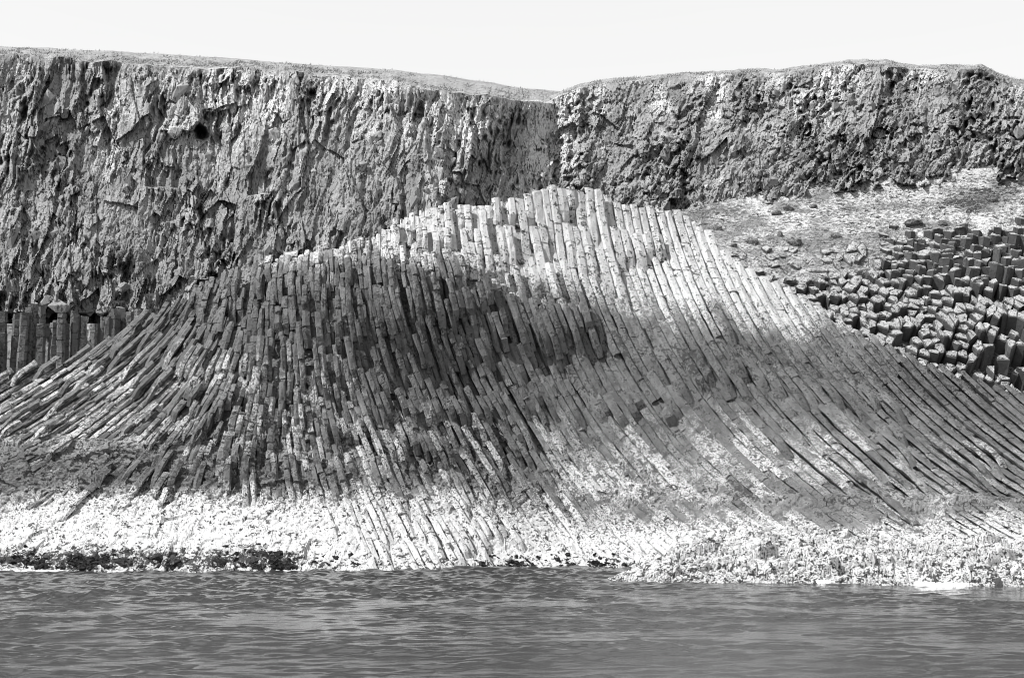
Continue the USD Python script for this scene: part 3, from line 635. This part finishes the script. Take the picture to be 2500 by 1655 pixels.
def build_stepped():
    st = thing('stepped_columns', 'stepped field of short dark basalt columns with tops painted as if sunlit at the right', 'rock outcrop')
    rng = np.random.default_rng(91)
    # plan layout, jittered rows
    pts = []; d = 0.72
    for j, y in enumerate(np.arange(99, 114, d * 0.62)):
        for x in np.arange(9.5, 44, d): pts.append((x + (j % 2) * d / 2 + rng.normal(0, 0.17), y + rng.normal(0, 0.11)))
    pts = np.array(pts); vor = Voronoi(pts); out = []
    # slope height as a function of plan position: invert the depth field along each line of sight
    pyg = np.linspace(540, 1080, 109)
    for i, (x, y) in enumerate(pts):
        reg = vor.regions[vor.point_region[i]]
        if -1 in reg or len(reg) < 4: continue
        pxc = CX + x / y * F
        if not 1640 < pxc < 2900: continue
        Yg = slope_Y(np.full_like(pyg, pxc), pyg); k = np.argmin(np.abs(Yg - y)); pyc = pyg[k]
        z = H + (HY - pyc) / F * y
        up = np.interp(pxc, [1650, 1800, 2000, 2250, 2500, 2900], [640, 618, 605, 592, 560, 540]) + rng.normal(0, 7 if pxc < 2100 else 14)
        if pyc < up: continue
        low = 1010 if pxc > 2300 else top_line(pxc) + 70
        if pyc > low: continue
        ol = vor.vertices[reg]; c = ol.mean(0)
        if np.ptp(ol, axis=0).max() > 2.0: continue
        ol = c + (ol - c) * rng.uniform(1.0, 1.05); a = np.arctan2(*(ol - c).T[::-1]); ol = ol[np.argsort(a)]
        tread = np.round((z + 0.5 * (f2d(np.array([x / 2.0]), np.array([y / 2.0]), 3, 15)[0] - 0.5)) / 0.6) * 0.6
        zz = 0.6 * tread + 0.4 * z + rng.normal(0, 0.10)
        if rng.uniform() < 0.05: zz -= rng.uniform(0.5, 1.1)
        hole = math.exp(-((pxc - 2420) / 90) ** 2 - ((pyc - 900) / 45) ** 2); zz -= 1.5 * hole
        steep = np.clip((pxc - 2120) / 120, 0, 1) * np.clip((715 - pyc) / 40, 0, 1)
        c = ol.mean(0); th = math.radians((1 - steep) * rng.normal(37, 6) + steep * 9); ps = math.radians(rng.normal(6, 4))
        v, f = prism((ol - c) * np.array([1, 1.0 + 0.42 * (1 - steep)]), -3.4, 0, rng, 0.12, 0.10)
        v = v @ np.array([[math.cos(ps), 0, -math.sin(ps)], [0, 1, 0], [math.sin(ps), 0, math.cos(ps)]])
        v = v @ np.array([[1, 0, 0], [0, math.cos(th), math.sin(th)], [0, -math.sin(th), math.cos(th)]]) + np.array([c[0], c[1], zz + 0.5 * steep])
        pale = 0.25 + 0.45 * (f2d(np.array([pxc / 80]), np.array([pyc / 50]), 3, 25)[0] - 0.35) + np.clip((650 - pyc) / 200, 0, 0.3)
        zn = np.repeat([[0.0, 0.55 + 0.6 * pale, 0.12]], len(v), 0); n = len(ol); zn[:n * 2, 1] = -0.1; v = v + rng.normal(0, 0.035, v.shape)  # tops coloured light as if sunlit, sides kept dark as if shaded
        inside = 0 < pxc < 2500
        out.append(((1.0 if inside else 0.0) + rng.uniform(0, 0.01) - (y - 99) * 0.02, v, f, zn))
    out.sort(key=lambda q: -q[0])
    for s, v, f, z in out[:300]: obj('column', v, f, M_step, st, zone=z)
    if len(out) > 300:
        v, f, z = merge([o[1:] for o in out[300:]]); tag(obj('farther_columns', v, f, M_step, st, zone=z), kind='stuff')
    print('stepped', len(out))

def build_colonnade():
    co = thing('colonnade', 'row of straight upright dark columns under the cliff at the far left', 'rock outcrop')
    rng = np.random.default_rng(95); d = 0.62
    for row in range(2):
        x = -44.0
        while x < -22.5:
            wdt = d * rng.uniform(0.6, 1.35); y = 102.9 + 0.55 * row + rng.normal(0, 0.24); n = int(rng.integers(5, 8))
            a = np.sort((np.arange(n) + rng.uniform(-0.2, 0.2, n)) / n * 2 * np.pi + rng.uniform(0, 2))
            ol = np.stack([x + wdt * 0.53 * np.cos(a), y + d * 0.5 * np.sin(a)], 1)
            if rng.uniform() < 0.2 and row == 0: x += wdt; continue
            pxc = CX + x / y * F; top = H + (HY - (768 + rng.normal(0, 14))) / F * y
            # shallow cross joints along the shaft
            v0 = []; zz = 3.0; rings = []
            levels = [3.0]
            while levels[-1] < top: levels.append(levels[-1] + rng.uniform(0.25, 0.8))
            levels[-1] = top; c = ol.mean(0)
            for L in levels:
                for dz, s in ((-0.03, 1.0), (0.0, 0.95), (0.03, 1.0)) if 3.0 < L < top else ((0, 1.0),): rings.append(np.c_[c + (ol - c) * s * rng.uniform(0.96, 1.02) + rng.normal(0, 0.018, (n, 2)), np.full(n, L + dz)])
            v = np.vstack(rings + [[[c[0], c[1], top]]]); f = []
            for r in range(len(rings) - 1):
                for k in range(n):
                    k2 = (k + 1) % n; f += [(r * n + k, r * n + k2, (r + 1) * n + k2), (r * n + k, (r + 1) * n + k2, (r + 1) * n + k)]
            v[:, 0] += rng.normal(0.02, 0.035) * (v[:, 2] - 8); R = len(rings) - 1
            f += [(R * n + k, R * n + (k + 1) % n, len(v) - 1) for k in range(n)]
            obj('column', v, np.array(f), M_col, co, zone=np.repeat([[0, 0.25 + rng.normal(0, 0.12), 0.25]], len(v), 0)); x += wdt

def build_foam():
    m = usdkit.material(stage, '/World/Looks/foam', {'geo': ('geometry', {}), 'n': ('noise_texture', {'scale': 6, 'detail': 4}),
        'r': ('rgb_ramp', {'ramp': [(0.35, (0.5,) * 3), (0.6, (0.85,) * 3)]}), 'p': ('principled_bsdf', {'roughness': 0.9})},
        [('geo.position', 'n.vector'), ('n.fac', 'r.fac'), ('r.color', 'p.base_color')], surface='p.BSDF')
    rng = np.random.default_rng(99); parts = []
    def ribbon(path, width, thick):
        p = np.array(path, float); t = np.linspace(0, 1, 60); q = np.stack([np.interp(t, np.linspace(0, 1, len(p)), p[:, k]) for k in (0, 1)], 1)
        w = width * (0.25 + 1.2 * f2d(t * 14, t * 0, 3, int(rng.integers(999)))) * np.clip(np.minimum(t, 1 - t) * 10, 0.05, 1)
        wv = 0.25 * (f2d(t * 9, t * 0 + 5, 3, 7) - 0.5)
        prof = [(-1, -0.12), (-0.7, 0.02), (0, thick), (0.7, 0.02), (1, -0.12)]
        v = np.stack([np.stack([q[:, 0], q[:, 1] + wv + a * w, b + 0.05 + 0 * t + 0.02 * rng.normal(size=60)], 1) for a, b in prof], 0)
        parts.append((v.reshape(-1, 3), grid_faces(5, 60, flip=True), np.zeros((300, 3))))
    def at(px, py): Y = F * H / (py - HY); return ((px - CX) / F * Y, Y)
    ribbon([at(2215, 1426), at(2280, 1431), at(2350, 1430), at(2420, 1428), at(2480, 1432)], 0.35, 0.10)
    ribbon([at(2430, 1424), at(2480, 1426), at(2540, 1430)], 0.4, 0.10)
    ribbon([at(1010, 1386), at(1150, 1385), at(1250, 1380), at(1380, 1375), at(1500, 1371)], 0.28, 0.06)
    ribbon([at(830, 1394), at(900, 1391), at(1000, 1389)], 0.22, 0.05)
    ribbon([at(0, 1396), at(60, 1397), at(160, 1396)], 0.22, 0.05)
    ribbon([at(1990, 1423), at(2030, 1424)], 0.3, 0.08); ribbon([at(1810, 1419), at(1850, 1420)], 0.25, 0.07)
    v, f, z = merge(parts); tag(obj('foam', v, f, m), 'thin white foam where the water meets the rocks', 'foam', kind='stuff')

def build_ground():
    xs = np.linspace(-75, 75, 60); ys = np.linspace(86, 200, 60); X, Y = np.meshgrid(xs, ys)
    Z = np.interp(Y, [86, 92, 100, 110, 118, 130, 200], [-3, 0, 3.5, 8, 13, 20, 24]) + 0.6 * (f2d(X / 4, Y / 4, 3, 5) - 0.5)
    tag(obj('ground', np.stack([X, Y, Z], -1).reshape(-1, 3), grid_faces(60, 60, flip=True), M_grass_ground, zone=np.tile([[0, 0.3, 0.3]], (3600, 1))), 'rough ground behind the hummock', kind='structure')

def build_seaweed():
    m = usdkit.material(stage, '/World/Looks/seaweed', {'geo': ('geometry', {}), 'n': ('noise_texture', {'scale': 9, 'detail': 5, 'roughness': 0.7}),
        'r': ('rgb_ramp', {'ramp': [(0.38, (0.004,) * 3), (0.62, (0.03,) * 3)]}), 'p': ('principled_bsdf', {'roughness': 0.95, 'specular_ior_level': 0.1})},
        [('geo.position', 'n.vector'), ('n.fac', 'r.fac'), ('r.color', 'p.base_color')], surface='p.BSDF')
    rng = np.random.default_rng(64); parts = []
    while len(parts) < 2200:
        px = rng.uniform(-60, 1560); py = 1394 - abs(rng.normal(0, 17))
        dens = np.interp(px, [-60, 100, 180, 300, 480, 620, 700, 760, 900, 1560], [0.35, 0.4, 0.75, 0.9, 1, 1, 0.8, 0.35, 0.12, 0.10]) * float(np.clip(3.2 * (noise(np.array([px / 46.0, py / 24.0, 0.5]), 3) - 0.34), 0.02, 1.2))
        if rng.uniform() > dens: continue
        p = P(px, py, hum_Y(px, py))[...]; p = np.ravel(p) + np.ravel(hum_normal(np.array([px]), np.array([py]))) * 0.14
        if p[2] < -0.1: continue
        r = rng.lognormal(-2.25, 0.4); v = rng.normal(size=(14, 3)); v /= np.linalg.norm(v, axis=1, keepdims=True); v *= rng.uniform(0.5, 1.3, (14, 1))
        v, f = hull(v * r * np.array([1.2, 0.8, 0.85])); parts.append((v + p, f, np.zeros((len(v), 3))))
    v, f, z = merge(parts); tag(obj('seaweed', v, f, m), 'black seaweed clumps along the waterline under the white rock', 'seaweed', kind='stuff')

build_core_and_shore()
build_columns()
build_seaweed()
build_skerry()
L = build_left_cliff(); R = build_right_cliff()
rg = np.random.default_rng(123)
rocks_on(*L, 230, rg, 'rock_slab', 0.55, lambda x, y, r: 0 < x < 1340 and y > left_edge(x) + 30 and (y < 745), 1.7)
rocks_on(*L, 60, rg, 'rock_slab', 0.5, lambda x, y, r: -60 < x < 380 and 735 < y < 768, 1.0)
rocks_on(*R, 290, rg, 'rock_block', 0.55, lambda x, y, r: 1400 < x < 2500 and y < grass_top(x) and r.uniform() < 0.15 + 0.85 * ((y - right_sky(x)) / (grass_top(x) - right_sky(x))) ** 1.5, 1.0)
def build_clifftop_grass():
    rng = np.random.default_rng(82); n = 26000; px = rng.uniform(-440, 2900, n); k = rng.uniform(0, 1, n) ** 0.7
    lp = left_edge(px) + (1 - k) * (left_sky(px) - left_edge(px)); rp = right_sky(px) + 10 * k
    lY = left_Y(px, left_edge(px)) + 24 * (1 - k); rY = right_Y(px, right_sky(px) + 10) + 12 * (1 - k)
    isl = px < 1360; base = P(px, np.where(isl, lp, rp), np.where(isl, lY, rY)); base[:, 2] -= 0.12
    V, Fc, o = [], [], 0
    for q in range(2):
        a = rng.uniform(0, 2 * np.pi, n); h = rng.uniform(0.10, 0.26, n) * (0.4 + noise(np.stack([px / 20, k * 5, 0 * px], -1), 5)); w = rng.uniform(0.03, 0.08, n)
        sdv = np.stack([np.cos(a) * w, np.sin(a) * w, 0 * a], 1); tip = np.stack([rng.normal(0.1, 0.12, n), rng.normal(0.08, 0.1, n), h], 1)
        V.append(np.stack([base - sdv, base + sdv, base + tip], 1).reshape(-1, 3)); Fc.append(np.arange(3 * n).reshape(n, 3) + o); o += 3 * n
    tag(obj('clifftop_grass', np.vstack(V), np.vstack(Fc), M_grass_ground, zone=np.tile([[0, 0.45, 0.15]], (o, 1))), 'rough grass along the top of both cliffs', 'grass', kind='stuff')

build_clifftop_grass(); build_slope(); build_stepped(); build_colonnade(); build_foam(); build_ground()
